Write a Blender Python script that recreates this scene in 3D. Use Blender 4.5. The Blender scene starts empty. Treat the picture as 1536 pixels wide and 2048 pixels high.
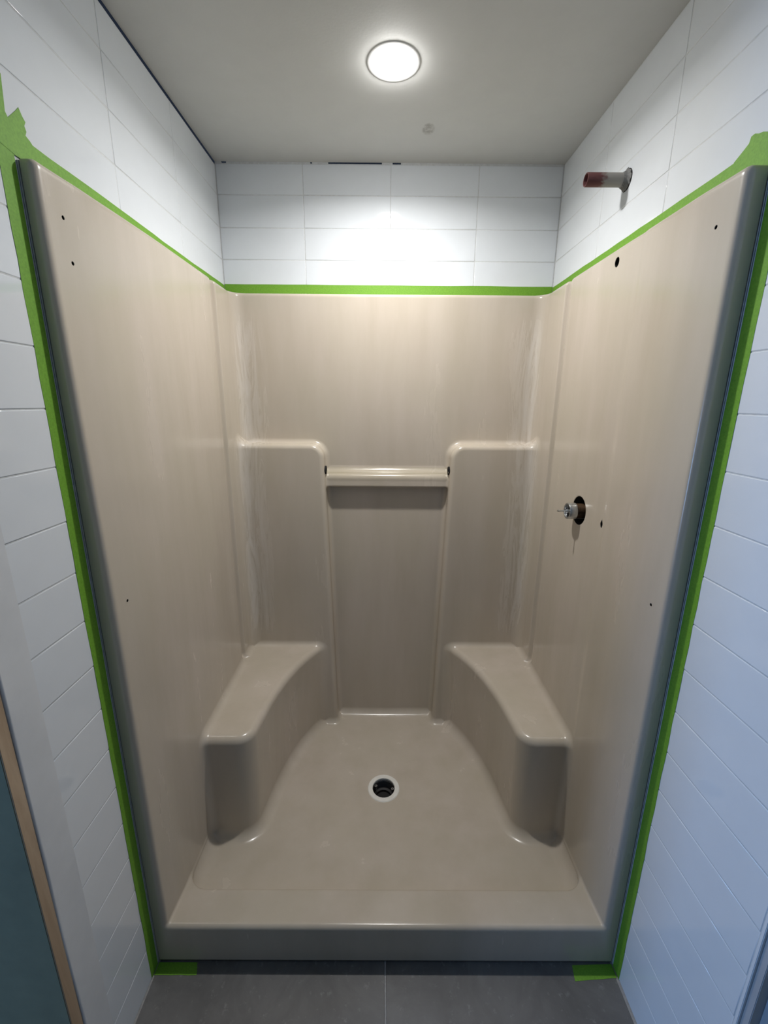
import bpy, bmesh, math, random
import numpy as np
from mathutils import Vector, Matrix
from mathutils.geometry import tessellate_polygon

rng = random.Random(7)
SC = bpy.context.scene
COL = SC.collection

# ------------------------------------------------------------------ camera
F_PX, PITCH, YAW, ROLL = 853.8, math.radians(14.485), math.radians(0.159), math.radians(0.432)
CAM = Vector((-0.016, 0.0, 1.462))
cy, sy, cp, sp = math.cos(YAW), math.sin(YAW), math.cos(PITCH), math.sin(PITCH)
fw = Vector((sy * cp, cy * cp, -sp))
rt = Vector((cy, -sy, 0))
up = rt.cross(fw)
r2 = rt * math.cos(ROLL) + up * math.sin(ROLL)
u2 = -rt * math.sin(ROLL) + up * math.cos(ROLL)
cd = bpy.data.cameras.new('camera')
cd.sensor_fit = 'VERTICAL'
cd.sensor_height = 36.0
cd.lens = F_PX / 2048 * 36.0
cd.clip_start = 0.01
cam = bpy.data.objects.new('camera', cd)
COL.objects.link(cam)
cam.matrix_world = Matrix(((r2.x, u2.x, -fw.x, CAM.x), (r2.y, u2.y, -fw.y, CAM.y), (r2.z, u2.z, -fw.z, CAM.z), (0, 0, 0, 1)))
SC.camera = cam

# ------------------------------------------------------------------ world, light, exposure
SC.view_settings.view_transform = 'Standard'
SC.view_settings.look = 'None'
SC.view_settings.gamma = 1.0
SC.view_settings.use_curve_mapping = False
SC.view_settings.exposure = 0.0
LENS_GLOW = 135.0      # radiance of the downlight's lens
LAMP_W = 8.8          # power of the downlight
world = bpy.data.worlds.new('world')
SC.world = world
world.use_nodes = True
world.node_tree.nodes['Background'].inputs[0].default_value = (0.45, 0.62, 1.0, 1)
world.node_tree.nodes['Background'].inputs[1].default_value = 0.03
# daylight coming in through the window of the room, out of frame on the left
wl = bpy.data.lights.new('window_daylight', 'AREA')
wl.shape = 'RECTANGLE'
wl.size, wl.size_y = 0.9, 0.50
wl.energy = 34.0
wl.color = (0.24, 0.50, 1.0)
wo = bpy.data.objects.new('window_daylight', wl)
COL.objects.link(wo)
wo.location = (-2.42, 0.15, 0.95)
wo.rotation_euler = (0, math.radians(-90), 0)

# ------------------------------------------------------------------ materials
def new_mat(name):
    m = bpy.data.materials.new(name)
    m.use_nodes = True
    return m, m.node_tree, m.node_tree.nodes['Principled BSDF']

def N(t, kind, **kw):
    n = t.nodes.new(kind)
    for k, v in kw.items():
        if k.startswith('i_'):
            key = k[2:]
            n.inputs[int(key) if key.isdigit() else key].default_value = v
        else:
            setattr(n, k, v)
    return n

def ramp(t, fac, stops):
    r = N(t, 'ShaderNodeValToRGB')
    e = r.color_ramp.elements
    while len(e) > 1:
        e.remove(e[-1])
    for k, (p, c) in enumerate(stops):
        if k == 0:
            el = e[0]
            el.position = p
        else:
            el = e.new(p)
        el.color = (c, c, c, 1) if isinstance(c, (int, float)) else (*c, 1)
    t.links.new(fac, r.inputs[0])
    return r.outputs[0]

def noise(t, scale, stretch=(1, 1, 1), detail=4, rough=0.55, vec=None, dist=0.0):
    if vec is None:
        vec = N(t, 'ShaderNodeTexCoord').outputs['Object']
    mp = N(t, 'ShaderNodeMapping')
    mp.inputs['Scale'].default_value = stretch
    t.links.new(vec, mp.inputs[0])
    n = N(t, 'ShaderNodeTexNoise')
    n.inputs['Scale'].default_value = scale
    n.inputs['Detail'].default_value = detail
    n.inputs['Roughness'].default_value = rough
    n.inputs['Distortion'].default_value = dist
    t.links.new(mp.outputs[0], n.inputs['Vector'])
    return n.outputs[0]

def mixc(t, fac, a, b):
    m = N(t, 'ShaderNodeMix', data_type='RGBA')
    for s, v in ((0, fac), (6, a), (7, b)):
        if hasattr(v, 'is_output'):
            t.links.new(v, m.inputs[s])
        else:
            m.inputs[s].default_value = v if s == 0 else (*v, 1)
    return m.outputs[2]

def math_(t, op, a, b=None, clamp=False):
    m = N(t, 'ShaderNodeMath', operation=op, use_clamp=clamp)
    for s, v in ((0, a), (1, b)):
        if v is None:
            continue
        if hasattr(v, 'is_output'):
            t.links.new(v, m.inputs[s])
        else:
            m.inputs[s].default_value = v
    return m.outputs[0]

def bump(t, bs, height, strength, dist=0.002):
    b = N(t, 'ShaderNodeBump')
    b.inputs['Strength'].default_value = strength
    b.inputs['Distance'].default_value = dist
    t.links.new(height, b.inputs['Height'])
    t.links.new(b.outputs[0], bs.inputs['Normal'])

def simple(name, col, rough=0.5, metal=0.0, var=0.12, scale=25, bmp=0.0, stretch=(1, 1, 1), detail=4):
    m, t, bs = new_mat(name)
    n = noise(t, scale, stretch, detail)
    dark = tuple(c * (1 - var) for c in col)
    light = tuple(min(1, c * (1 + var)) for c in col)
    t.links.new(mixc(t, ramp(t, n, [(0.3, 0.0), (0.7, 1.0)]), dark, light), bs.inputs['Base Color'])
    bs.inputs['Roughness'].default_value = rough
    bs.inputs['Metallic'].default_value = metal
    if bmp:
        bump(t, bs, n, bmp)
    return m

def gelcoat():
    """beige moulded gelcoat, with vertical wipe streaks and dried cleaner in the rear corners"""
    m, t, bs = new_mat('beige_gelcoat')
    tc = N(t, 'ShaderNodeTexCoord').outputs['Object']
    sep = N(t, 'ShaderNodeSeparateXYZ')
    t.links.new(tc, sep.inputs[0])
    ax = math_(t, 'ABSOLUTE', sep.outputs[0])
    streak = noise(t, 9, (1, 1, 0.16), 5, 0.6, tc)
    blot = noise(t, 3.2, (1, 1, 0.7), 4, 0.6, tc)
    base = mixc(t, ramp(t, streak, [(0.32, 0.0), (0.68, 1.0)]), (0.495, 0.430, 0.350), (0.562, 0.492, 0.418))
    base = mixc(t, ramp(t, blot, [(0.35, 0.0), (0.7, 0.55)]), base, (0.50, 0.450, 0.352))
    # dried residue: |x| 0.48..0.56, y > 1.5, z 0.45..1.8
    mx = ramp(t, ax, [(0.455, 0.0), (0.510, 1.0), (0.556, 1.0), (0.573, 0.0)])
    my = math_(t, 'GREATER_THAN', sep.outputs[1], 1.585)
    mz = ramp(t, math_(t, 'MULTIPLY', sep.outputs[2], 0.5), [(0.24, 0.0), (0.29, 1.0), (0.84, 1.0), (0.90, 0.0)])
    fine = noise(t, 34, (1, 1, 0.10), 6, 0.7, tc, 1.2)
    mk = math_(t, 'MULTIPLY', math_(t, 'MULTIPLY', mx, my), mz)
    mk = math_(t, 'MULTIPLY', mk, ramp(t, fine, [(0.40, 0.0), (0.60, 1.0)]))
    mk = math_(t, 'MULTIPLY', mk, 0.55)
    base = mixc(t, mk, base, (0.68, 0.635, 0.58))
    t.links.new(base, bs.inputs['Base Color'])
    rg = math_(t, 'ADD', ramp(t, streak, [(0.3, 0.17), (0.75, 0.30)]), math_(t, 'MULTIPLY', mk, 0.35))
    t.links.new(rg, bs.inputs['Roughness'])
    bs.inputs['IOR'].default_value = 1.5
    return m

def ceiling_paint():
    m, t, bs = new_mat('ceiling_paint')
    tc = N(t, 'ShaderNodeTexCoord').outputs['Object']
    n = noise(t, 14, (1, 1, 1), 4, 0.6, tc)
    base = mixc(t, n, (0.60, 0.60, 0.585), (0.66, 0.66, 0.645))
    # the scuff left on the paint behind the lamp
    d = N(t, 'ShaderNodeVectorMath', operation='SUBTRACT')
    t.links.new(tc, d.inputs[0])
    d.inputs[1].default_value = (0.116, 1.563, 2.273)
    sc = N(t, 'ShaderNodeVectorMath', operation='MULTIPLY')
    t.links.new(d.outputs[0], sc.inputs[0])
    sc.inputs[1].default_value = (1.0, 0.62, 1.0)
    ln = N(t, 'ShaderNodeVectorMath', operation='LENGTH')
    t.links.new(sc.outputs[0], ln.inputs[0])
    spot = ramp(t, math_(t, 'MULTIPLY', ln.outputs['Value'], 20), [(0.0, 0.35), (0.12, 0.9), (0.30, 0.8), (0.42, 0.0)])
    grit = ramp(t, noise(t, 90, (1, 1, 1), 3, 0.6, tc), [(0.35, 0.2), (0.6, 0.9)])
    base = mixc(t, math_(t, 'MULTIPLY', math_(t, 'MULTIPLY', spot, grit), 0.9), base, (0.30, 0.285, 0.26))
    t.links.new(base, bs.inputs['Base Color'])
    bs.inputs['Roughness'].default_value = 0.75
    bump(t, bs, noise(t, 160, (1, 1, 1), 2, 0.5, tc), 0.12, 0.001)
    return m

def slate():
    m, t, bs = new_mat('grey_slate_porcelain')
    tc = N(t, 'ShaderNodeTexCoord').outputs['Object']
    a = noise(t, 7, (1, 1, 1), 6, 0.62, tc, 0.6)
    b = noise(t, 45, (1, 1, 1), 5, 0.7, tc)
    base = mixc(t, ramp(t, a, [(0.3, 0.0), (0.7, 1.0)]), (0.085, 0.082, 0.080), (0.160, 0.155, 0.150))
    base = mixc(t, ramp(t, b, [(0.58, 0.0), (0.74, 0.6)]), base, (0.27, 0.265, 0.26))
    t.links.new(base, bs.inputs['Base Color'])
    bs.inputs['Roughness'].default_value = 0.5
    bump(t, bs, b, 0.15, 0.002)
    return m

def tape_mat():
    m, t, bs = new_mat('green_masking_tape')
    tc = N(t, 'ShaderNodeTexCoord').outputs['Object']
    a = noise(t, 260, (1, 1, 1), 3, 0.6, tc)
    base = mixc(t, ramp(t, a, [(0.3, 0.0), (0.7, 1.0)]), (0.122, 0.295, 0.016), (0.170, 0.380, 0.026))
    t.links.new(base, bs.inputs['Base Color'])
    bs.inputs['Roughness'].default_value = 0.65
    bump(t, bs, a, 0.2, 0.0006)
    return m

def wood():
    m, t, bs = new_mat('raw_pine')
    tc = N(t, 'ShaderNodeTexCoord').outputs['Object']
    g = noise(t, 30, (1, 1, 0.06), 5, 0.65, tc, 0.8)
    base = mixc(t, ramp(t, g, [(0.3, 0.0), (0.7, 1.0)]), (0.34, 0.235, 0.145), (0.52, 0.385, 0.26))
    k = noise(t, 5, (1, 1, 0.5), 2, 0.5, tc)
    base = mixc(t, ramp(t, k, [(0.62, 0.0), (0.72, 0.5)]), base, (0.20, 0.11, 0.06))
    t.links.new(base, bs.inputs['Base Color'])
    bs.inputs['Roughness'].default_value = 0.7
    bump(t, bs, g, 0.25, 0.001)
    return m

def copper():
    m, t, bs = new_mat('paint_smeared_copper')
    tc = N(t, 'ShaderNodeTexCoord').outputs['Object']
    sep = N(t, 'ShaderNodeSeparateXYZ')
    t.links.new(tc, sep.inputs[0])
    n = noise(t, 60, (0.4, 1, 1), 5, 0.7, tc)
    x = math_(t, 'ADD', sep.outputs[0], math_(t, 'MULTIPLY', math_(t, 'SUBTRACT', n, 0.5), 0.10))
    mk = ramp(t, math_(t, 'MULTIPLY', math_(t, 'SUBTRACT', x, 0.50), 8), [(0.36, 0.0), (0.50, 0.9)])
    base = mixc(t, n, (0.115, 0.040, 0.045), (0.19, 0.085, 0.080))
    t.links.new(mixc(t, mk, base, (0.33, 0.325, 0.30)), bs.inputs['Base Color'])
    t.links.new(math_(t, 'MULTIPLY', math_(t, 'SUBTRACT', 1.0, mk, True), 0.3), bs.inputs['Metallic'])
    bs.inputs['Roughness'].default_value = 0.42
    bump(t, bs, n, 0.3, 0.001)
    return m

def glow(name, col, strength):
    m, t, bs = new_mat(name)
    bs.inputs['Base Color'].default_value = (0.9, 0.9, 0.9, 1)
    bs.inputs['Emission Color'].default_value = (*col, 1)
    bs.inputs['Emission Strength'].default_value = strength
    return m

def acrylic():
    """clear plastic: lets light through, mirrors it at grazing angles"""
    m, t, bs = new_mat('clear_acrylic')
    t.nodes.remove(bs)
    out = [n for n in t.nodes if n.type == 'OUTPUT_MATERIAL'][0]
    tr_ = N(t, 'ShaderNodeBsdfTransparent')
    n = noise(t, 40, (0.2, 1, 1), 3)
    t.links.new(mixc(t, n, (0.90, 0.90, 0.87), (0.97, 0.97, 0.95)), tr_.inputs[0])
    gl = N(t, 'ShaderNodeBsdfGlossy')
    gl.inputs['Roughness'].default_value = 0.22
    lw = N(t, 'ShaderNodeLayerWeight')
    lw.inputs[0].default_value = 0.5
    fac = math_(t, 'ADD', math_(t, 'MULTIPLY', math_(t, 'POWER', lw.outputs['Facing'], 5.0), 0.45), 0.02)
    mx = N(t, 'ShaderNodeMixShader')
    t.links.new(fac, mx.inputs[0])
    t.links.new(tr_.outputs[0], mx.inputs[1])
    t.links.new(gl.outputs[0], mx.inputs[2])
    t.links.new(mx.outputs[0], out.inputs[0])
    return m

M_GEL = gelcoat()
M_TILE = simple('white_glazed_tile', (0.72, 0.75, 0.78), 0.055, 0, 0.015, 12)
M_GROUT = simple('pale_grout', (0.60, 0.61, 0.61), 0.9, 0, 0.08, 120, 0.3)
M_CEIL = ceiling_paint()
M_SLATE = slate()
M_FGROUT = simple('floor_grout', (0.34, 0.335, 0.33), 0.9, 0, 0.15, 150, 0.3)
M_TAPE = tape_mat()
M_WOOD = wood()
M_PLASTER = simple('white_joint_compound', (0.66, 0.67, 0.68), 0.7, 0, 0.04, 14, 0.25)
M_TEAL = simple('dusty_teal_paint', (0.27, 0.26, 0.165), 0.8, 0, 0.08, 18)
M_ROOM = simple('off_white_paint', (0.48, 0.43, 0.35), 0.8, 0, 0.03, 20)
M_CASING = simple('grey_painted_board', (0.40, 0.41, 0.43), 0.55, 0, 0.05, 15)
M_EDGE = simple('white_tile_edge', (0.74, 0.76, 0.78), 0.3, 0, 0.02, 30)
M_CAULK = simple('pale_silicone', (0.50, 0.50, 0.46), 0.8, 0, 0.06, 60)
M_COPPER = copper()
M_CHROME = simple('dull_chrome', (0.55, 0.56, 0.56), 0.28, 1.0, 0.2, 60)
M_BRASS = simple('tarnished_brass', (0.16, 0.095, 0.055), 0.5, 0.7, 0.35, 60)
M_BLACK = simple('hole_shade_black', (0.006, 0.006, 0.006), 0.9, 0, 0.3, 60)  # black colour stands in for the shade inside holes, sockets and slots
M_DARKPIPE = simple('black_drain_pipe', (0.006, 0.0055, 0.005), 0.55, 0, 0.4, 60)  # black pipe, its colour taken darker in place of real depth
M_RING = simple('white_plastic', (0.78, 0.76, 0.70), 0.35, 0, 0.04, 60)
M_TRIM = simple('white_lamp_trim', (0.85, 0.85, 0.85), 0.4, 0, 0.02, 60)
M_LENS = glow('lamp_lens', (1.0, 0.985, 0.96), LENS_GLOW)
M_ACRYL = acrylic()
M_MORTAR = simple('grey_mortar', (0.20, 0.20, 0.195), 0.9, 0, 0.3, 90, 0.4)
M_STUD = simple('dark_stud_cavity', (0.05, 0.04, 0.03), 0.9, 0, 0.3, 20)
M_GLASS = simple('window_glass', (0.8, 0.85, 0.9), 0.1, 0, 0.02, 5)

# ------------------------------------------------------------------ mesh helpers
def link_mesh(name, verts, faces, mat, parent=None, smooth=False):
    me = bpy.data.meshes.new(name)
    me.from_pydata([tuple(v) for v in verts], [], faces)
    me.materials.append(mat)
    if smooth:
        me.polygons.foreach_set('use_smooth', [True] * len(me.polygons))
    o = bpy.data.objects.new(name, me)
    COL.objects.link(o)
    if parent:
        o.parent = parent
    return o

def boxes(name, bs_, mat, parent=None, bevel=0.0):
    bm = bmesh.new()
    for (a, b) in bs_:
        r = bmesh.ops.create_cube(bm, size=1.0)
        for v in r['verts']:
            v.co = Vector([(a[k] + b[k]) / 2 + v.co[k] * (b[k] - a[k]) for k in range(3)])
    if bevel:
        bmesh.ops.bevel(bm, geom=bm.edges[:], offset=bevel, segments=2, affect='EDGES')
    me = bpy.data.meshes.new(name)
    bm.to_mesh(me)
    bm.free()
    me.materials.append(mat)
    o = bpy.data.objects.new(name, me)
    COL.objects.link(o)
    if parent:
        o.parent = parent
    return o

def lathe(name, prof, mat, parent=None, axis='Z', loc=(0, 0, 0), seg=40, smooth=True, auto=35):
    """profile of (r, h) turned about an axis"""
    verts, faces = [], []
    ex = {'Z': (Vector((1, 0, 0)), Vector((0, 1, 0)), Vector((0, 0, 1))),
          'X': (Vector((0, 1, 0)), Vector((0, 0, 1)), Vector((1, 0, 0))),
          'Y': (Vector((0, 0, 1)), Vector((1, 0, 0)), Vector((0, 1, 0)))}[axis]
    L = Vector(loc)
    n = len(prof)
    for (r, h) in prof:
        for k in range(seg):
            a = 2 * math.pi * k / seg
            verts.append(L + ex[0] * (r * math.cos(a)) + ex[1] * (r * math.sin(a)) + ex[2] * h)
    for i in range(n - 1):
        for k in range(seg):
            a, b = i * seg + k, i * seg + (k + 1) % seg
            faces.append((a, b, b + seg, a + seg))
    if prof[0][0] < 1e-3 or True:
        pass
    o = link_mesh(name, verts, faces, mat, parent, smooth)
    bm = bmesh.new()
    bm.from_mesh(o.data)
    bmesh.ops.remove_doubles(bm, verts=bm.verts[:], dist=2e-5)
    bmesh.ops.recalc_face_normals(bm, faces=bm.faces[:])
    for e in bm.edges:
        e.smooth = not (len(e.link_faces) == 2 and e.calc_face_angle(0) > math.radians(auto))
    bm.to_mesh(o.data)
    bm.free()
    return o

def empty(name, loc, label=None, cat=None):
    o = bpy.data.objects.new(name, None)
    o.empty_display_size = 0.05
    o.location = loc
    COL.objects.link(o)
    if label:
        o['label'] = label
        o['category'] = cat
    return o

def adopt(o, parent):
    """parent without moving (parents are never rotated here)"""
    o.parent = parent
    o.matrix_parent_inverse = Matrix.Translation(parent.location).inverted()
    return o

def structure(o):
    o['kind'] = 'structure'
    return o

# ------------------------------------------------------------------ dimensions (metres)
W = 0.614            # half width between the tiled walls
YB = 1.755           # tiled back wall
YF = 0.814           # front of the shower unit
ZC = 2.273           # ceiling
ZF = -0.008          # top of the floor tiles
ZT = 1.844           # top of the shower unit
PZ = 0.1038          # tile course
Z0 = -0.008
TW = 0.3125          # tile module
LY = 0.637           # where the left tiling ends
RY = 0.509           # where the right tiling ends

# ------------------------------------------------------------------ room shell
floor = structure(boxes('floor', [((-2.4, -1.6, -0.08), (0.80, 1.80, ZF - 0.0012))], M_FGROUT))
ceiling = structure(boxes('ceiling', [((-0.6142, -1.6, ZC), (0.80, 1.7556, ZC + 0.06)), ((-2.4, -1.6, ZC), (-0.6142, 0.60, ZC + 0.06))], M_CEIL))
g = 0.0009           # grout face lies this far behind the tile face
wall_left = structure(boxes('wall_left', [
    ((-0.80, LY - 0.004, ZF), (-W - g, 0.842, ZC - 0.009)),
    ((-0.80, 0.842, 1.842), (-W - g, YB + 0.1, ZC - 0.009)),
    ((-0.80, 0.842, ZF), (-0.72, YB + 0.1, 1.842))], M_GROUT))
wall_right = structure(boxes('wall_right', [
    ((W + g, RY - 0.001, ZF), (0.80, 0.842, ZC)),
    ((W + g, 0.842, 1.842), (0.80, YB + 0.1, ZC)),
    ((0.72, 0.842, ZF), (0.80, YB + 0.1, 1.842))], M_GROUT))
wall_back = structure(boxes('wall_back', [
    ((-W - g, YB + g, 1.80), (W + g, YB + 0.1, ZC - 0.0045)),
    ((-0.72, YB + 0.06, ZF), (0.72, YB + 0.1, 1.80))], M_GROUT))
# the rest of the room the photographer stands in
structure(boxes('wall_rear', [((-2.4, -1.66, -0.08), (0.80, -1.6, ZC))], M_ROOM))
structure(boxes('wall_side', [((0.80, -1.6, -0.08), (0.86, 0.47, ZC))], M_ROOM))
structure(boxes('wall_window', [((-2.40, -1.6, -0.08), (-2.34, -0.13, ZC)), ((-2.40, 0.43, -0.08), (-2.34, 1.9, ZC)),
                                ((-2.40, -0.13, -0.08), (-2.34, 0.43, 0.50)), ((-2.40, -0.13, 1.40), (-2.34, 0.43, ZC))], M_ROOM))
w1 = structure(boxes('window_1', [((-2.39, -0.13, 0.50), (-2.35, -0.10, 1.40)), ((-2.39, 0.40, 0.50), (-2.35, 0.43, 1.40)),
                                  ((-2.39, -0.10, 0.50), (-2.35, 0.40, 0.53)), ((-2.39, -0.10, 1.37), (-2.35, 0.40, 1.40))], M_EDGE))
structure(boxes('wall_teal', [((-2.34, 0.5568, ZF), (-0.6189, 0.5792, ZC)), ((-2.34, 0.5792, ZF), (-0.6374, 0.632, ZC))], M_TEAL))

# ------------------------------------------------------------------ tiles
_tiles = {}
def tile_mesh(w, h, mat, th=0.006, bev=0.0016):
    key = (round(w, 4), round(h, 4), mat.name)
    if key in _tiles:
        return _tiles[key]
    rings = [(0.0, -th), (0.0, -bev), (bev * 0.30, -bev * 0.28), (bev, 0.0)]
    verts, faces = [], []
    for (i, d) in rings:
        x, y = w / 2 - i, h / 2 - i
        verts += [(-x, -y, d), (x, -y, d), (x, y, d), (-x, y, d)]
    for r in range(len(rings) - 1):
        for k in range(4):
            a, b = r * 4 + k, r * 4 + (k + 1) % 4
            faces.append((a, b, b + 4, a + 4))
    n = (len(rings) - 1) * 4
    faces.append((n, n + 1, n + 2, n + 3))
    me = bpy.data.meshes.new('tile')
    me.from_pydata(verts, [], faces)
    me.materials.append(mat)
    me.polygons.foreach_set('use_smooth', [True] * (len(faces) - 1) + [False])
    _tiles[key] = me
    return me

GAP = 0.0018
def put_tile(parent, a, b, z0, z1, side, mat=None):
    """tile spanning a..b along the wall and z0..z1 up; side: left, right, back"""
    w, h = (b - a) - GAP, (z1 - z0) - GAP
    if w < 0.012 or h < 0.012:
        return
    o = bpy.data.objects.new('tile', tile_mesh(w, h, mat or M_TILE))
    COL.objects.link(o)
    c, zc = (a + b) / 2, (z0 + z1) / 2
    ja, jb = rng.uniform(-1, 1) * 0.0008, rng.uniform(-1, 1) * 0.0014
    pr = rng.uniform(-0.00015, 0.00015)
    if side == 'back':
        o.location = (c, YB - pr, zc)
        o.rotation_euler = (math.pi / 2 + jb, 0, ja)
    elif side == 'left':
        o.location = (-W + pr, c, zc)
        o.rotation_euler = (math.pi / 2 + jb, 0, math.pi / 2 + ja)
    else:
        o.location = (W - pr, c, zc)
        o.rotation_euler = (math.pi / 2 + jb, 0, -math.pi / 2 + ja)
    o.parent = parent

courses = [(Z0 + PZ * k, Z0 + PZ * (k + 1)) for k in range(22)]
XJ = [-W + 0.001, -0.3075, 0.004, 0.3165, W - 0.001]
for k in range(18, 22):
    z0, z1 = courses[k]
    z1 = min(z1, 2.2672)
    for a, b in zip(XJ[:-1], XJ[1:]):
        put_tile(wall_back, a, b, z0, z1, 'back')
YJ = [0.795, 1.107, 1.424, YB - 0.001]
for k in range(18, 22):
    z0, z1 = courses[k]
    z1 = min(z1, 2.2672)
    for a, b in zip(YJ[:-1], YJ[1:]):
        put_tile(wall_left, a, b, z0, min(z1, 2.2640), 'left')
        put_tile(wall_right, a, b, z0, z1 if z1 < 2.26 else ZC - 0.0012, 'right')
for k in range(22):
    z0, z1 = courses[k]
    z1 = min(z1, 2.2672)
    put_tile(wall_left, LY + rng.uniform(-0.002, 0.004), 0.795, z0, z1, 'left')
    put_tile(wall_right, RY, 0.795, z0, z1, 'right')

# floor tiles
for j in range(4):
    y1 = 0.842 - 0.61 * j
    y0 = max(y1 - 0.61, -1.6)
    for a, b in ((-2.338, -1.222), (-1.22, -0.6175), (-0.6115, -0.002), (-0.0005, 0.6095), (0.612, 0.80)):
        if j == 0 and (a < -0.62 or a > 0.61):
            continue
        w, h = (b - a) - 0.003, (y1 - y0) - 0.003
        o = bpy.data.objects.new('tile', tile_mesh(w, h, M_SLATE, 0.006, 0.0012))
        COL.objects.link(o)
        o.location = ((a + b) / 2, (y0 + y1) / 2, ZF)
        o.parent = floor

# edge of the left wall: compound, jamb; edge of the right wall: bead and board
def wavy_strip(name, x0, x1, y0, y1, zs, mat, amp):
    """a plastered arris: rounded outer corner, hand-trowelled face"""
    prof = []
    R = 0.0035
    prof.append((x0, y1))
    n = 5
    prof.append((x1, y1))
    prof.append((x1, (y0 + y1) / 2))
    prof.append((x1, y0 + R + 0.0015))
    for k in range(n + 1):
        a = math.pi / 2 * k / n
        prof.append((x1 - R + R * math.cos(a), y0 + R - R * math.sin(a)))
    prof.append((x0, y0))
    verts, faces = [], []
    m = len(prof)
    r = random.Random(3)
    ph = [r.uniform(0, 6) for _ in range(6)]
    for z in zs:
        for i, (x, y) in enumerate(prof):
            wob = amp * (math.sin(z * 7 + ph[0]) + math.sin(z * 17 + ph[1]) * 0.6 + math.sin(z * 31 + ph[2] + i) * 0.3)
            verts.append((x + (wob if i == 2 else wob * 0.4 if 2 < i < m - 1 else 0), y + (wob * 0.8 if 4 <= i < m - 1 else 0), z))
    for j in range(len(zs) - 1):
        for i in range(m):
            a, b = j * m + i, j * m + (i + 1) % m
            faces.append((a, b, b + m, a + m))
    o = link_mesh(name, verts, faces, mat, None, True)
    bm = bmesh.new()
    bm.from_mesh(o.data)
    bmesh.ops.recalc_face_normals(bm, faces=bm.faces[:])
    for e in bm.edges:
        e.smooth = not (len(e.link_faces) == 2 and e.calc_face_angle(0) > math.radians(40))
    bm.to_mesh(o.data)
    bm.free()
    return o

zs = [ZF + (ZC - 0.004 - ZF) * k / 60 for k in range(61)]
structure(wavy_strip('trim_1', -0.6370, -W + 0.0006, 0.580, LY + 0.0040, zs, M_PLASTER, 0.0009))
jamb = structure(boxes('trim_2', [((-0.6187, 0.5572, ZF), (-0.6160, 0.5794, ZC))], M_WOOD, None, 0.0005))
bead = structure(boxes('trim_3', [((W - 0.0012, RY - 0.007, ZF), (W + 0.012, RY - 0.0012, ZC))], M_EDGE, None, 0.0010))
structure(boxes('trim_4', [((W + 0.003, 0.488, ZF), (0.80, RY - 0.0075, ZC)), ((W + 0.020, 0.476, ZF), (0.80, 0.488, ZC))], M_CASING, None, 0.001))

# pale mortar filling most of the slot over the back tiling (dark gaps are left open)
fill = []
opens = [(-0.5915, -0.5742), (-0.2795, -0.2730), (-0.2167, -0.0276), (0.0098, 0.0393)]
x = -W
for a, b in opens + [(W, W)]:
    fill.append(((x, YB + 0.0004, 2.2655), (a, YB + 0.02, ZC)))
    x = b
structure(boxes('trim_5', fill, M_GROUT))

# ------------------------------------------------------------------ shower unit: signed-distance moulding
def rmin(a, b, r):
    u = np.maximum(r - a, 0)
    v = np.maximum(r - b, 0)
    return np.maximum(r, np.minimum(a, b)) - np.sqrt(u * u + v * v)

def rmax(a, b, r):
    u = np.maximum(r + a, 0)
    v = np.maximum(r + b, 0)
    return np.minimum(-r, np.maximum(a, b)) + np.sqrt(u * u + v * v)

def smooth(t):
    t = np.clip(t, 0, 1)
    return t * t * (3 - 2 * t)

_cy = np.array([0.9, 1.00, 1.10, 1.16, 1.20, 1.27, 1.34, 1.42, 1.50, 1.57, 1.62, 1.66, 1.70, 1.80])
_cx = np.array([.422, .421, .419, .415, .410, .402, .390, .371, .344, .309, .277, .252, .236, .236])
_fy = np.linspace(0.9, 1.8, 361)
_k = np.exp(-0.5 * (np.arange(-14, 15) / 5.5) ** 2)
_k /= _k.sum()
_fx = np.interp(_fy, _cy, _cx)
_fx[14:-14] = np.convolve(_fx, _k, 'same')[14:-14]
_fd = np.gradient(_fx, _fy)

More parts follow.
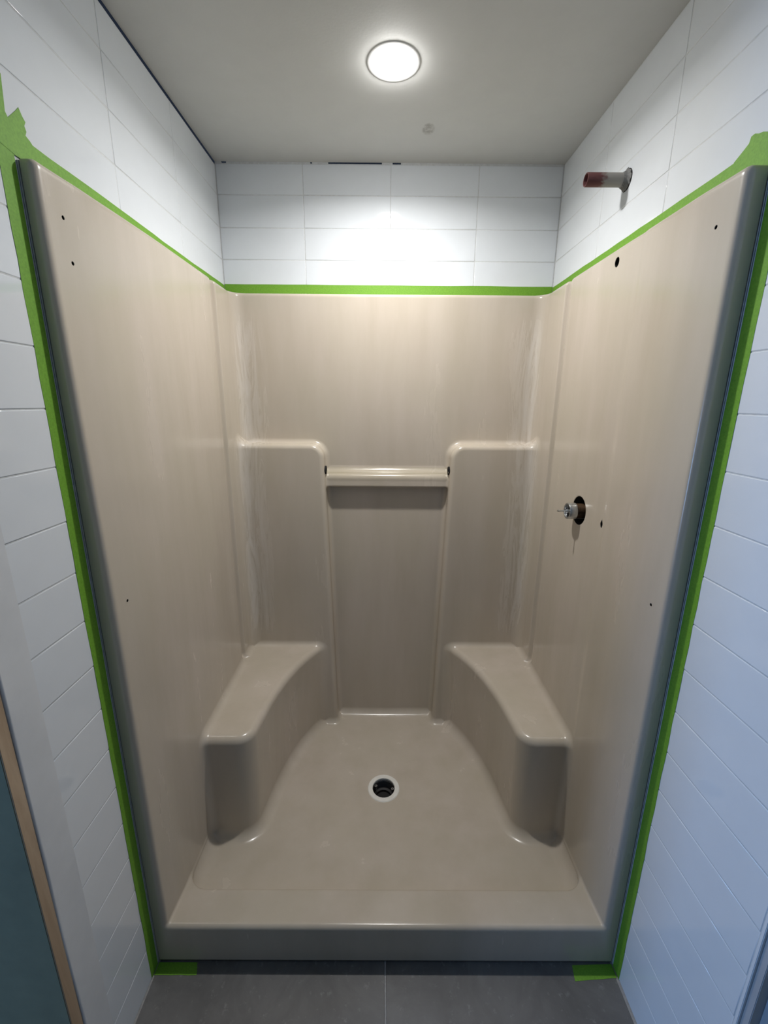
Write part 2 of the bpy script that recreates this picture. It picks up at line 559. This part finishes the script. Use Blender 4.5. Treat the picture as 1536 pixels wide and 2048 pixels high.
DRAIN = (-0.006, 1.304)
def parts_sdf(X, Y, Z):
    ax = np.abs(X)
    # side panels: faint drip groove before the rear corner, soft crease on the right
    gy = 1.535 - 0.02 * smooth(X * 4 + 0.5)
    groove = 0.0150 * smooth((Y - gy + 0.036) / 0.038) * (1 - smooth((Y - gy) / 0.012))
    crease = 0.0022 * smooth((Y - 1.085) / 0.022) * (1 - 0.6 * smooth((Y - 1.107) / 0.06)) * (X > 0)
    side = 0.573 + 0.004 * (1 - smooth((Y - YF) / 0.12)) + 0.010 * smooth((Z - 0.9) / 0.9) * (1 - smooth((Y - YF) / 0.4)) * (X < 0) - ax + groove + crease
    back = 1.694 + 0.0085 * Z - Y
    xi = 0.211 + 0.029 * np.clip(Z, 0, 1.3) / 1.05
    col = rmax(xi - ax, Z - 1.302, 0.050)
    col = rmax(col, 1.632 + 0.006 * Z - Y, 0.018)
    fx = np.interp(Y, _fy, _fx).astype(np.float32)
    fd = np.interp(Y, _fy, _fd).astype(np.float32)
    seat = (fx + 0.010 * (1 - np.clip(Z / 0.445, 0, 1)) - ax) / np.sqrt(1 + fd * fd)
    seat = rmax(seat, 1.102 - Y, 0.055)
    seat = rmax(seat, Z - 0.447, 0.024)
    rr = np.sqrt((X - DRAIN[0]) ** 2 + (Y - DRAIN[1]) ** 2)
    flo = Z - (0.043 + 0.016 * np.clip(rr / 0.45, 0, 1.4))
    q0 = ax - 0.573 + 0.060
    q1 = 0.912 + 0.060 - Y
    ba = np.sqrt(np.maximum(q0, 0) ** 2 + np.maximum(q1, 0) ** 2) + np.minimum(np.maximum(q0, q1), 0) - 0.060
    thr = rmax(-ba, Z - 0.1205 + 0.05 * (Y - YF), 0.008)
    led = rmax(1.668 - Y, (Z - 1.176) * 0.8 - (Y - 1.668) * 0.6, 0.008)
    led = rmax(led, 1.133 - Z, 0.006)
    led = np.maximum(led, ax - 0.27)
    return side, back, col, seat, flo, thr, led

def sdf(X, Y, Z):
    side, back, col, seat, flo, thr, led = parts_sdf(X, Y, Z)
    s = rmin(side, back, 0.045)
    for a, b, r in ((side, col, 0.042), (col, back, 0.018), (seat, side, 0.024), (seat, col, 0.022),
                    (flo, side, 0.045), (flo, back, 0.030), (flo, seat, 0.036), (flo, col, 0.025), (flo, thr, 0.030), (thr, side, 0.006),
                    (led, back, 0.010), (led, col, 0.012)):
        s = np.minimum(s, rmin(a, b, r))
    s = rmax(s, YF - Y, 0.012)
    s = rmax(s, Z - ZT, 0.012)
    s = np.maximum(s, np.abs(X) - 0.6130)
    s = np.maximum(np.maximum(s, Y - 1.7500), -0.004 - Z)
    rr = np.sqrt((X - DRAIN[0]) ** 2 + (Y - DRAIN[1]) ** 2)
    s = np.maximum(s, np.minimum(0.046 - rr, 0.2 - Z))
    return s

H = 0.0045
gx = np.arange(-0.6255, 0.6300, H, dtype=np.float32)
gyv = np.arange(0.800, 1.7640, H, dtype=np.float32)
gz = np.arange(-0.0140, 1.8660, H, dtype=np.float32)
S = np.empty((len(gx), len(gyv), len(gz)), np.float32)
for k0 in range(0, len(gz), 40):
    Xc, Yc, Zc_ = np.meshgrid(gx, gyv, gz[k0:k0 + 40], indexing='ij')
    S[:, :, k0:k0 + 40] = sdf(Xc, Yc, Zc_)
B = S < 0
nx, ny, nz = S.shape
cs = [(i, j, k) for i in (0, 1) for j in (0, 1) for k in (0, 1)]
cnt = np.zeros((nx - 1, ny - 1, nz - 1), np.uint8)
for (i, j, k) in cs:
    cnt += B[i:nx - 1 + i, j:ny - 1 + j, k:nz - 1 + k]
act = np.argwhere((cnt > 0) & (cnt < 8))
idx = np.full(cnt.shape, -1, np.int32)
idx[act[:, 0], act[:, 1], act[:, 2]] = np.arange(len(act))
del cnt
acc = np.zeros((len(act), 3))
num = np.zeros(len(act))
val = {c: S[act[:, 0] + c[0], act[:, 1] + c[1], act[:, 2] + c[2]].astype(np.float64) for c in cs}
for a in cs:
    for d in range(3):
        if a[d]:
            continue
        b = list(a)
        b[d] = 1
        b = tuple(b)
        va, vb = val[a], val[b]
        cr = (va < 0) != (vb < 0)
        tt = np.where(cr, va / np.where(cr, va - vb, 1), 0)
        p = np.array(a, float)[None].repeat(len(act), 0)
        p[:, d] = tt
        acc += p * cr[:, None]
        num += cr
V = (act + acc / num[:, None]) * H + np.array([gx[0], gyv[0], gz[0]])
quads = []
for d in range(3):
    e1, e2 = [(1, 2), (2, 0), (0, 1)][d]
    sl = [slice(1, n - 1) for n in (nx, ny, nz)]
    sl[d] = slice(0, (nx, ny, nz)[d] - 1)
    sl2 = list(sl)
    sl2[d] = slice(1, (nx, ny, nz)[d])
    A_, B_ = B[tuple(sl)], B[tuple(sl2)]
    for want, flip in (((A_ & ~B_), False), ((~A_ & B_), True)):
        q = np.argwhere(want)
        q += np.array([1 if k != d else 0 for k in range(3)])
        c0 = q.copy(); c0[:, e1] -= 1; c0[:, e2] -= 1
        c1 = q.copy(); c1[:, e2] -= 1
        c2 = q.copy()
        c3 = q.copy(); c3[:, e1] -= 1
        f = np.stack([idx[c[:, 0], c[:, 1], c[:, 2]] for c in (c0, c1, c2, c3)], 1)
        quads.append(f[:, ::-1] if flip else f)
Q = np.concatenate(quads)
Q = Q[(Q >= 0).all(1)]
del S, B, idx

def grad(P, e=0.0012):
    g_ = np.empty_like(P)
    for d in range(3):
        o_ = np.zeros(3)
        o_[d] = e
        a_, b_ = P + o_, P - o_
        g_[:, d] = (sdf(a_[:, 0], a_[:, 1], a_[:, 2]) - sdf(b_[:, 0], b_[:, 1], b_[:, 2])) / (2 * e)
    return g_
for it in range(2):
    gr = grad(V)
    s0 = sdf(V[:, 0], V[:, 1], V[:, 2])
    g2 = np.maximum((gr * gr).sum(1), 0.25)
    st = np.clip(s0 / g2, -0.4 * H, 0.4 * H)
    V -= gr * st[:, None]
NRM = grad(V, 0.0018)
NRM /= np.maximum(np.linalg.norm(NRM, axis=1), 1e-6)[:, None]
C3 = V[Q].mean(1)
keep = ~((np.abs(C3[:, 0]) > 0.6122) | (C3[:, 1] > 1.7485) | (C3[:, 2] < -0.0030))
Q, C3 = Q[keep], C3[keep]
ps = parts_sdf(C3[:, 0], C3[:, 1], C3[:, 2])
lab = np.argmin(np.abs(np.stack(ps, 1)) - np.array([0, 0, 0.0004, 0.0008, 0, 0.0002, 0.0006])[None], 1)
right = C3[:, 0] > 0
lab = np.where((C3[:, 1] < YF + 0.018) & (C3[:, 2] < 0.112), 5, lab)
lab = np.where((C3[:, 1] < YF + 0.018) & (C3[:, 2] >= 0.112) & (np.abs(C3[:, 0]) > 0.55), 0, lab)
lab = np.where((lab == 5) & (C3[:, 1] > YF + 0.02) & (np.abs(C3[:, 0]) > 0.571), 0, lab)
lab = np.where((np.hypot(C3[:, 0] - DRAIN[0], C3[:, 1] - DRAIN[1]) < 0.08) & (C3[:, 2] < 0.1), 4, lab)

stall = empty('shower_stall', (0, YF, -0.004), 'beige moulded fibreglass shower stall with two corner seats, masked along its edges with green tape', 'shower stall')
def stall_part(name, mask):
    q = Q[mask]
    u, inv = np.unique(q, return_inverse=True)
    inv = inv.reshape(q.shape).astype(np.int32)
    me = bpy.data.meshes.new(name)
    me.vertices.add(len(u))
    me.vertices.foreach_set('co', V[u].astype(np.float32).ravel())
    me.loops.add(inv.size)
    me.loops.foreach_set('vertex_index', inv.ravel())
    me.polygons.add(len(q))
    me.polygons.foreach_set('loop_start', np.arange(0, inv.size, 4, dtype=np.int32))
    me.polygons.foreach_set('use_smooth', np.ones(len(q), bool))
    me.update(calc_edges=True)
    me.validate()
    me.normals_split_custom_set_from_vertices(NRM[u].tolist())
    me.materials.append(M_GEL)
    o = bpy.data.objects.new(name, me)
    COL.objects.link(o)
    return adopt(o, stall)

# holes cut through the side panels: a fitted collar of panel, then a bore coloured black for its unlit inside
def cut_hole(sx, y, z, ry, rz, depth, tear=False):
    global Q, C3, lab, right
    near = (np.sign(C3[:, 0]) == sx) & (np.abs(C3[:, 0]) > 0.5) & (((C3[:, 1] - y) / (ry + 1.4 * H)) ** 2 + ((C3[:, 2] - z) / (rz + 1.4 * H)) ** 2 < 1)
    ed = {}
    for f in Q[near]:
        for k in range(4):
            e = (int(f[k]), int(f[(k + 1) % 4]))
            key = (min(e), max(e))
            ed[key] = ed.get(key, 0) + 1
    ids = sorted({v for e, c in ed.items() if c == 1 for v in e})
    outer = [tuple(V[v]) for v in ids]
    outer.sort(key=lambda p: math.atan2(p[2] - z, p[1] - y))
    inner = []
    n = 28 if max(ry, rz) < 0.02 else 44
    for k in range(n):
        a = -math.pi + 2 * math.pi * (k + 0.5) / n
        yy, zz = ry * math.cos(a), rz * math.sin(a)
        if tear and zz > 0:
            yy *= max(0.14, 1 - 1.15 * zz / rz)
        p = np.array([[sx * 0.575, y + yy, z + zz]])
        for _ in range(4):
            p[:, 0] += sx * sdf(p[:, 0], p[:, 1], p[:, 2])
        inner.append(tuple(p[0]))
    no, ni = len(outer), len(inner)
    verts = outer + inner + [(p[0] + sx * 0.0008, y + (p[1] - y) * 0.96, z + (p[2] - z) * 0.96) for p in inner] + \
        [(p[0] + sx * depth, y + (p[1] - y) * 0.96, z + (p[2] - z) * 0.96) for p in inner]
    ao = [math.atan2(p[2] - z, p[1] - y) for p in outer]
    ai = [math.atan2(p[2] - z, p[1] - y) for p in inner]
    faces, mats = [], []
    i = j = 0
    while i < no or j < ni:
        na = ao[i + 1] if i + 1 < no else (ao[0] + 2 * math.pi if i < no else 99)
        nb = ai[j + 1] if j + 1 < ni else (ai[0] + 2 * math.pi if j < ni else 99)
        if na <= nb:
            faces.append((i % no, (i + 1) % no, no + j % ni))
            i += 1
        else:
            faces.append((i % no, no + (j + 1) % ni, no + j % ni))
            j += 1
        mats.append(0)
    for r, mi in ((0, 0), (1, 1)):
        for k in range(ni):
            a, b = no + r * ni + k, no + r * ni + (k + 1) % ni
            faces.append((a, b, b + ni, a + ni))
            mats.append(mi)
    if max(ry, rz) < 0.03:
        faces.append(tuple(no + 2 * ni + k for k in range(ni)))
        mats.append(1)
    if sx > 0:
        faces = [f[::-1] for f in faces]
    o = link_mesh('valve_opening' if ry > 0.03 else 'screw_hole' if ry < 0.008 else 'pipe_opening', verts, faces, M_GEL)
    o.data.materials.append(M_BLACK)
    o.data.polygons.foreach_set('material_index', mats)
    o.data.update()
    adopt(o, stall)
    Q, C3, lab, right = Q[~near], C3[~near], lab[~near], right[~near]

for (x, y, z) in ((-1, 0.862, 1.773), (-1, 0.868, 1.702), (-1, 0.861, 1.034), (1, 0.865, 1.768), (1, 0.859, 1.033)):
    cut_hole(x, y, z, 0.0034, 0.0036, 0.012)
cut_hole(1, 1.109, 1.148, 0.0066, 0.0135, 0.012, True)
cut_hole(1, 1.207, 1.809, 0.0112, 0.0120, 0.03)
cut_hole(1, 1.246, 1.149, 0.046, 0.045, 0.034)

stall_part('side_panel', (lab == 0) & ~right)
stall_part('side_panel', (lab == 0) & right)
stall_part('back_panel', lab == 1)
stall_part('column', (lab == 2) & ~right)
stall_part('column', (lab == 2) & right)
stall_part('seat', (lab == 3) & ~right)
stall_part('seat', (lab == 3) & right)
stall_part('shower_pan', lab == 4)
stall_part('threshold', lab == 5)
stall_part('soap_ledge', lab == 6)

# clear bar between the columns, with black rings for the shade in its sockets
bar = lathe('towel_bar', [(0.0, -0.245), (0.0135, -0.245), (0.0135, 0.247), (0.0, 0.247)], M_ACRYL, None, 'X', (0, 1.668, 1.2005), 32)
adopt(bar, stall)['label'] = 'clear acrylic towel bar'
for s in (-1, 1):
    so = lathe('bar_socket', [(0.0145, -0.004), (0.0165, -0.004), (0.0165, 0.004), (0.0145, 0.004), (0.0145, -0.004)], M_BLACK, None, 'X', (s * 0.243, 1.668, 1.2005), 24)
    adopt(so, stall)

# drain: a white clamping ring round a dark threaded throat
dr = lathe('drain', [(0.0455, -0.001), (0.0590, -0.001), (0.0600, 0.001), (0.0575, 0.0035), (0.0430, 0.0040), (0.0415, 0.0025), (0.0415, -0.012)], M_RING, None, 'Z', (DRAIN[0], DRAIN[1], 0.0440), 48)
adopt(dr, stall)['label'] = 'white plastic drain ring, strainer missing'
prof = []
for k in range(6):
    z = -0.002 - 0.0055 * k
    prof += [(0.0425, z), (0.0395, z - 0.0028)]
prof += [(0.038, -0.036), (0.030, -0.038), (0.028, -0.046), (0.0, -0.046)]
th = lathe('drain_throat', prof, M_DARKPIPE, None, 'Z', (DRAIN[0], DRAIN[1], 0.0425), 40)
th.parent = dr
th.matrix_parent_inverse = Matrix.Translation(stall.location).inverted()
th.matrix_parent_inverse = Matrix.Identity(4)
for a in (0.15, 2.6):
    lug = lathe('screw_boss', [(0.0022, 0.0), (0.0022, 0.003), (0.0052, 0.003), (0.0052, -0.012)], M_CHROME, None, 'Z',
                (DRAIN[0] + 0.0345 * math.cos(a), DRAIN[1] + 0.0345 * math.sin(a), 0.034), 16)
    lug.parent = dr

# pale silicone bead where the unit meets the front tiling
for s in (-1, 1):
    cb = boxes('silicone_bead', [((s * 0.6127 if s > 0 else -0.6138, YF - 0.0008, -0.004), (0.6138 if s > 0 else s * 0.6127, YF + 0.006, 1.838))], M_CAULK, None, 0.0003)
    adopt(cb, stall)

# ------------------------------------------------------------------ plumbing
valve = empty('shower_valve', (0.60, 1.252, 1.146), 'brass shower valve with chrome collar in the round hole of the right panel', 'valve')
def vpart(name, prof, mat, par):
    o = lathe(name, prof, mat, None, 'X', (0, 1.252, 1.146), 36)
    if par is valve:
        adopt(o, valve)
    else:
        o.parent = par
    return o
vb = vpart('valve_body', [(0.0, 0.716), (0.034, 0.716), (0.034, 0.632), (0.0225, 0.630), (0.0225, 0.552), (0.0, 0.552)], M_BRASS, valve)
vc = vpart('collar', [(0.0215, 0.566), (0.0250, 0.564), (0.0250, 0.5435), (0.0240, 0.5415), (0.0200, 0.5415), (0.0190, 0.5440), (0.0190, 0.548), (0.0, 0.548)], M_CHROME, valve)
vs_ = vpart('stem', [(0.0, 0.550), (0.0050, 0.550), (0.0042, 0.540), (0.0024, 0.537), (0.0024, 0.520), (0.0034, 0.519), (0.0034, 0.513), (0.0, 0.513)], M_CHROME, valve)
slot = boxes('slot', [((0.5455, 1.2500, 1.150), (0.5490, 1.2540, 1.1625))], M_BLACK)
slot2 = boxes('slot', [((0.5455, 1.2440, 1.128), (0.5490, 1.2600, 1.139))], M_BLACK)
adopt(slot2, valve)
adopt(slot, valve)

pipe = empty('shower_pipe', (W, 1.296, 2.027), 'open copper pipe stub smeared with white paint sticking out of the right tiled wall', 'pipe')
pt = lathe('tube', [(0.0135, 0.700), (0.0160, 0.700), (0.0160, 0.5090), (0.0150, 0.5075), (0.0138, 0.5075), (0.0130, 0.509), (0.0130, 0.600), (0.0, 0.600)], M_COPPER, None, 'X', (0, 1.296, 2.027), 40)
adopt(pt, pipe)
fl = lathe('mortar_collar', [(0.0161, 0.600), (0.0172, 0.605), (0.0195, 0.6095), (0.0245, 0.6125), (0.0245, 0.616)], M_MORTAR, None, 'X', (0, 1.296, 2.027), 32)
bm = bmesh.new()
bm.from_mesh(fl.data)
r_ = random.Random(5)
for v in bm.verts:
    if v.co.x > 0.605:
        k = 1 + r_.uniform(-0.12, 0.12)
        v.co.y = 1.296 + (v.co.y - 1.296) * k
        v.co.z = 2.027 + (v.co.z - 2.027) * k
bm.to_mesh(fl.data)
bm.free()
adopt(fl, pipe)
ph_ = lathe('pipe_hole_shade', [(0.0, 0.6136), (0.0255, 0.6136), (0.0255, 0.6150)], M_BLACK, None, 'X', (0, 1.293, 2.0255), 28)  # black disc over the tile, painted shade for the hole round the pipe
adopt(ph_, pipe)['label'] = 'flat black disc standing in for the dark gap of the drilled hole'

# ------------------------------------------------------------------ ceiling lamp
lamp = empty('ceiling_light', (0.003, 1.298, ZC), 'lit round white downlight set in the grey ceiling above the shower', 'lamp')
tr = lathe('trim_ring', [(0.0430, 0.004), (0.0430, -0.0008), (0.0450, -0.0009), (0.0630, -0.0014), (0.0652, -0.0008), (0.0658, 0.0), (0.060, 0.0005)], M_TRIM, None, 'Z', (0.003, 1.298, ZC), 56)
adopt(tr, lamp)
ln = lathe('lens', [(0.0428, -0.0028)] + [(0.0428 * math.cos(a), -0.0032 - 0.0110 * math.sin(a)) for a in [math.pi / 2 * k / 9 for k in range(9)]] + [(0.0, -0.0142)], M_LENS, None, 'Z', (0.003, 1.298, ZC), 56)
adopt(ln, lamp)
ld = bpy.data.lights.new('downlight_beam', 'AREA')
ld.shape = 'DISK'
ld.size = 0.050
ld.energy = LAMP_W
ld.color = (1.0, 0.985, 0.965)
ld.spread = math.radians(160)
lo_ = bpy.data.objects.new('downlight_beam', ld)
COL.objects.link(lo_)
lo_.location = (0.003, 1.298, ZC - 0.0148)
lo_.parent = lamp
lo_.matrix_parent_inverse = Matrix.Translation(lamp.location).inverted()

# ------------------------------------------------------------------ masking tape
def tape(poly, side, label, thick=0.0003):
    """polygon in the plane of a wall: (y, z) on the side walls, (x, z) on the back, (x, y) on the floor"""
    n = len(poly)
    def at(a, b, d):
        if side == 'left':
            return (-W + 0.00025 + d, a, b)
        if side == 'right':
            return (W - 0.00025 - d, a, b)
        if side == 'back':
            return (a, YB - 0.00025 - d, b)
        return (a, b, ZF + 0.0003 + d)
    bm = bmesh.new()
    lo = [bm.verts.new(at(a, b, 0)) for a, b in poly]
    hi = [bm.verts.new(at(a, b, thick)) for a, b in poly]
    for tri in tessellate_polygon([[Vector((a, b, 0)) for a, b in poly]]):
        for L_ in (hi, lo):
            bm.faces.new([L_[q] for q in tri])
    for k in range(n):
        bm.faces.new((lo[k], lo[(k + 1) % n], hi[(k + 1) % n], hi[k]))
    bmesh.ops.recalc_face_normals(bm, faces=bm.faces[:])
    me = bpy.data.meshes.new('masking_tape')
    bm.to_mesh(me)
    bm.free()
    me.materials.append(M_TAPE)
    o = bpy.data.objects.new('masking_tape', me)
    COL.objects.link(o)
    o['label'] = label
    o['category'] = 'tape'
    o['group'] = 'green masking tape round the shower stall'
    return o

def edge(a0, b0, a1, b1, n, amp, seed):
    r = random.Random(seed)
    out = []
    for k in range(n + 1):
        t = k / n
        j = amp * r.uniform(-1, 1) if 0 < k < n else 0
        la = math.hypot(a1 - a0, b1 - b0)
        out.append((a0 + (a1 - a0) * t - j * (b1 - b0) / la, b0 + (b1 - b0) * t + j * (a1 - a0) / la))
    return out

tape(edge(-W + 0.002, 1.8450, W - 0.002, 1.8450, 12, 0.0003, 1) + edge(W - 0.002, 1.8825, -W + 0.002, 1.8825, 16, 0.0007, 2), 'back',
     'straight green tape strip along the bottom of the back wall tiles')
tape(edge(0.842, 1.8440, YB - 0.001, 1.8450, 10, 0.0003, 3) + edge(YB - 0.001, 1.8790, 1.45, 1.8765, 8, 0.0006, 4) + edge(1.45, 1.8765, 0.842, 1.8780, 12, 0.0010, 44)[1:], 'left',
     'long green tape strip sloping along the top of the left panel')
tape(edge(0.842, 1.8440, YB - 0.001, 1.8450, 10, 0.0003, 5) + edge(YB - 0.001, 1.8800, 0.842, 1.8830, 18, 0.0010, 6), 'right',
     'long green tape strip sloping along the top of the right panel, under the pipe')
tape(edge(0.8095, ZF + 0.001, 0.8095, 1.87, 30, 0.0004, 7) + edge(0.8095, 1.87, 0.7765, 1.87, 2, 0, 8)[1:] + edge(0.7765, 1.87, 0.7790, ZF + 0.001, 40, 0.0010, 9)[1:], 'left',
     'tall vertical green tape strip down the left front edge of the stall')
tape(edge(0.8095, ZF + 0.001, 0.8095, 1.87, 30, 0.0004, 10) + edge(0.8095, 1.87, 0.7780, 1.87, 2, 0, 11)[1:] + edge(0.7780, 1.87, 0.7800, ZF + 0.001, 40, 0.0010, 12)[1:], 'right',
     'tall vertical green tape strip down the right front edge of the stall')
tape([(0.780, 1.848), (0.812, 1.843), (0.846, 1.843), (0.862, 1.872), (0.851, 1.881), (0.8425, 1.885), (0.846, 1.892), (0.8435, 1.899), (0.8475, 1.906), (0.8420, 1.912),
      (0.837, 1.921), (0.830, 1.913), (0.820, 1.903), (0.810, 1.893), (0.806, 1.899), (0.8075, 1.912), (0.8090, 1.928), (0.8110, 1.950), (0.806, 1.957), (0.797, 1.951),
      (0.786, 1.958), (0.7765, 1.953), (0.7775, 1.90)], 'left',
     'torn ragged green tape patch at the top front corner of the left panel', 0.0007)
tape([(0.782, 1.848), (0.812, 1.843), (0.842, 1.843), (0.905, 1.855), (0.903, 1.884), (0.885, 1.893), (0.874, 1.899), (0.8715, 1.908), (0.864, 1.9085), (0.855, 1.904), (0.846, 1.902),
      (0.836, 1.897), (0.824, 1.901), (0.810, 1.897), (0.796, 1.903), (0.781, 1.899)], 'right',
     'torn green tape patch at the top front corner of the right panel', 0.0007)
tape(edge(-0.6115, 0.8125, -0.508, 0.8125, 4, 0.0004, 13) + edge(-0.508, 0.8125, -0.500, 0.786, 5, 0.0012, 14)[1:] + edge(-0.500, 0.786, -0.6115, 0.7855, 5, 0.0005, 15)[1:], 'floor',
     'short green tape strip on the dark floor at the left front corner')
tape(edge(0.503, 0.8095, 0.6105, 0.8125, 4, 0.0004, 16) + edge(0.6105, 0.8125, 0.6105, 0.7835, 3, 0, 17)[1:] + edge(0.6105, 0.7835, 0.497, 0.7765, 6, 0.0006, 18)[1:], 'floor',
     'short green tape strip on the dark floor at the right front corner')
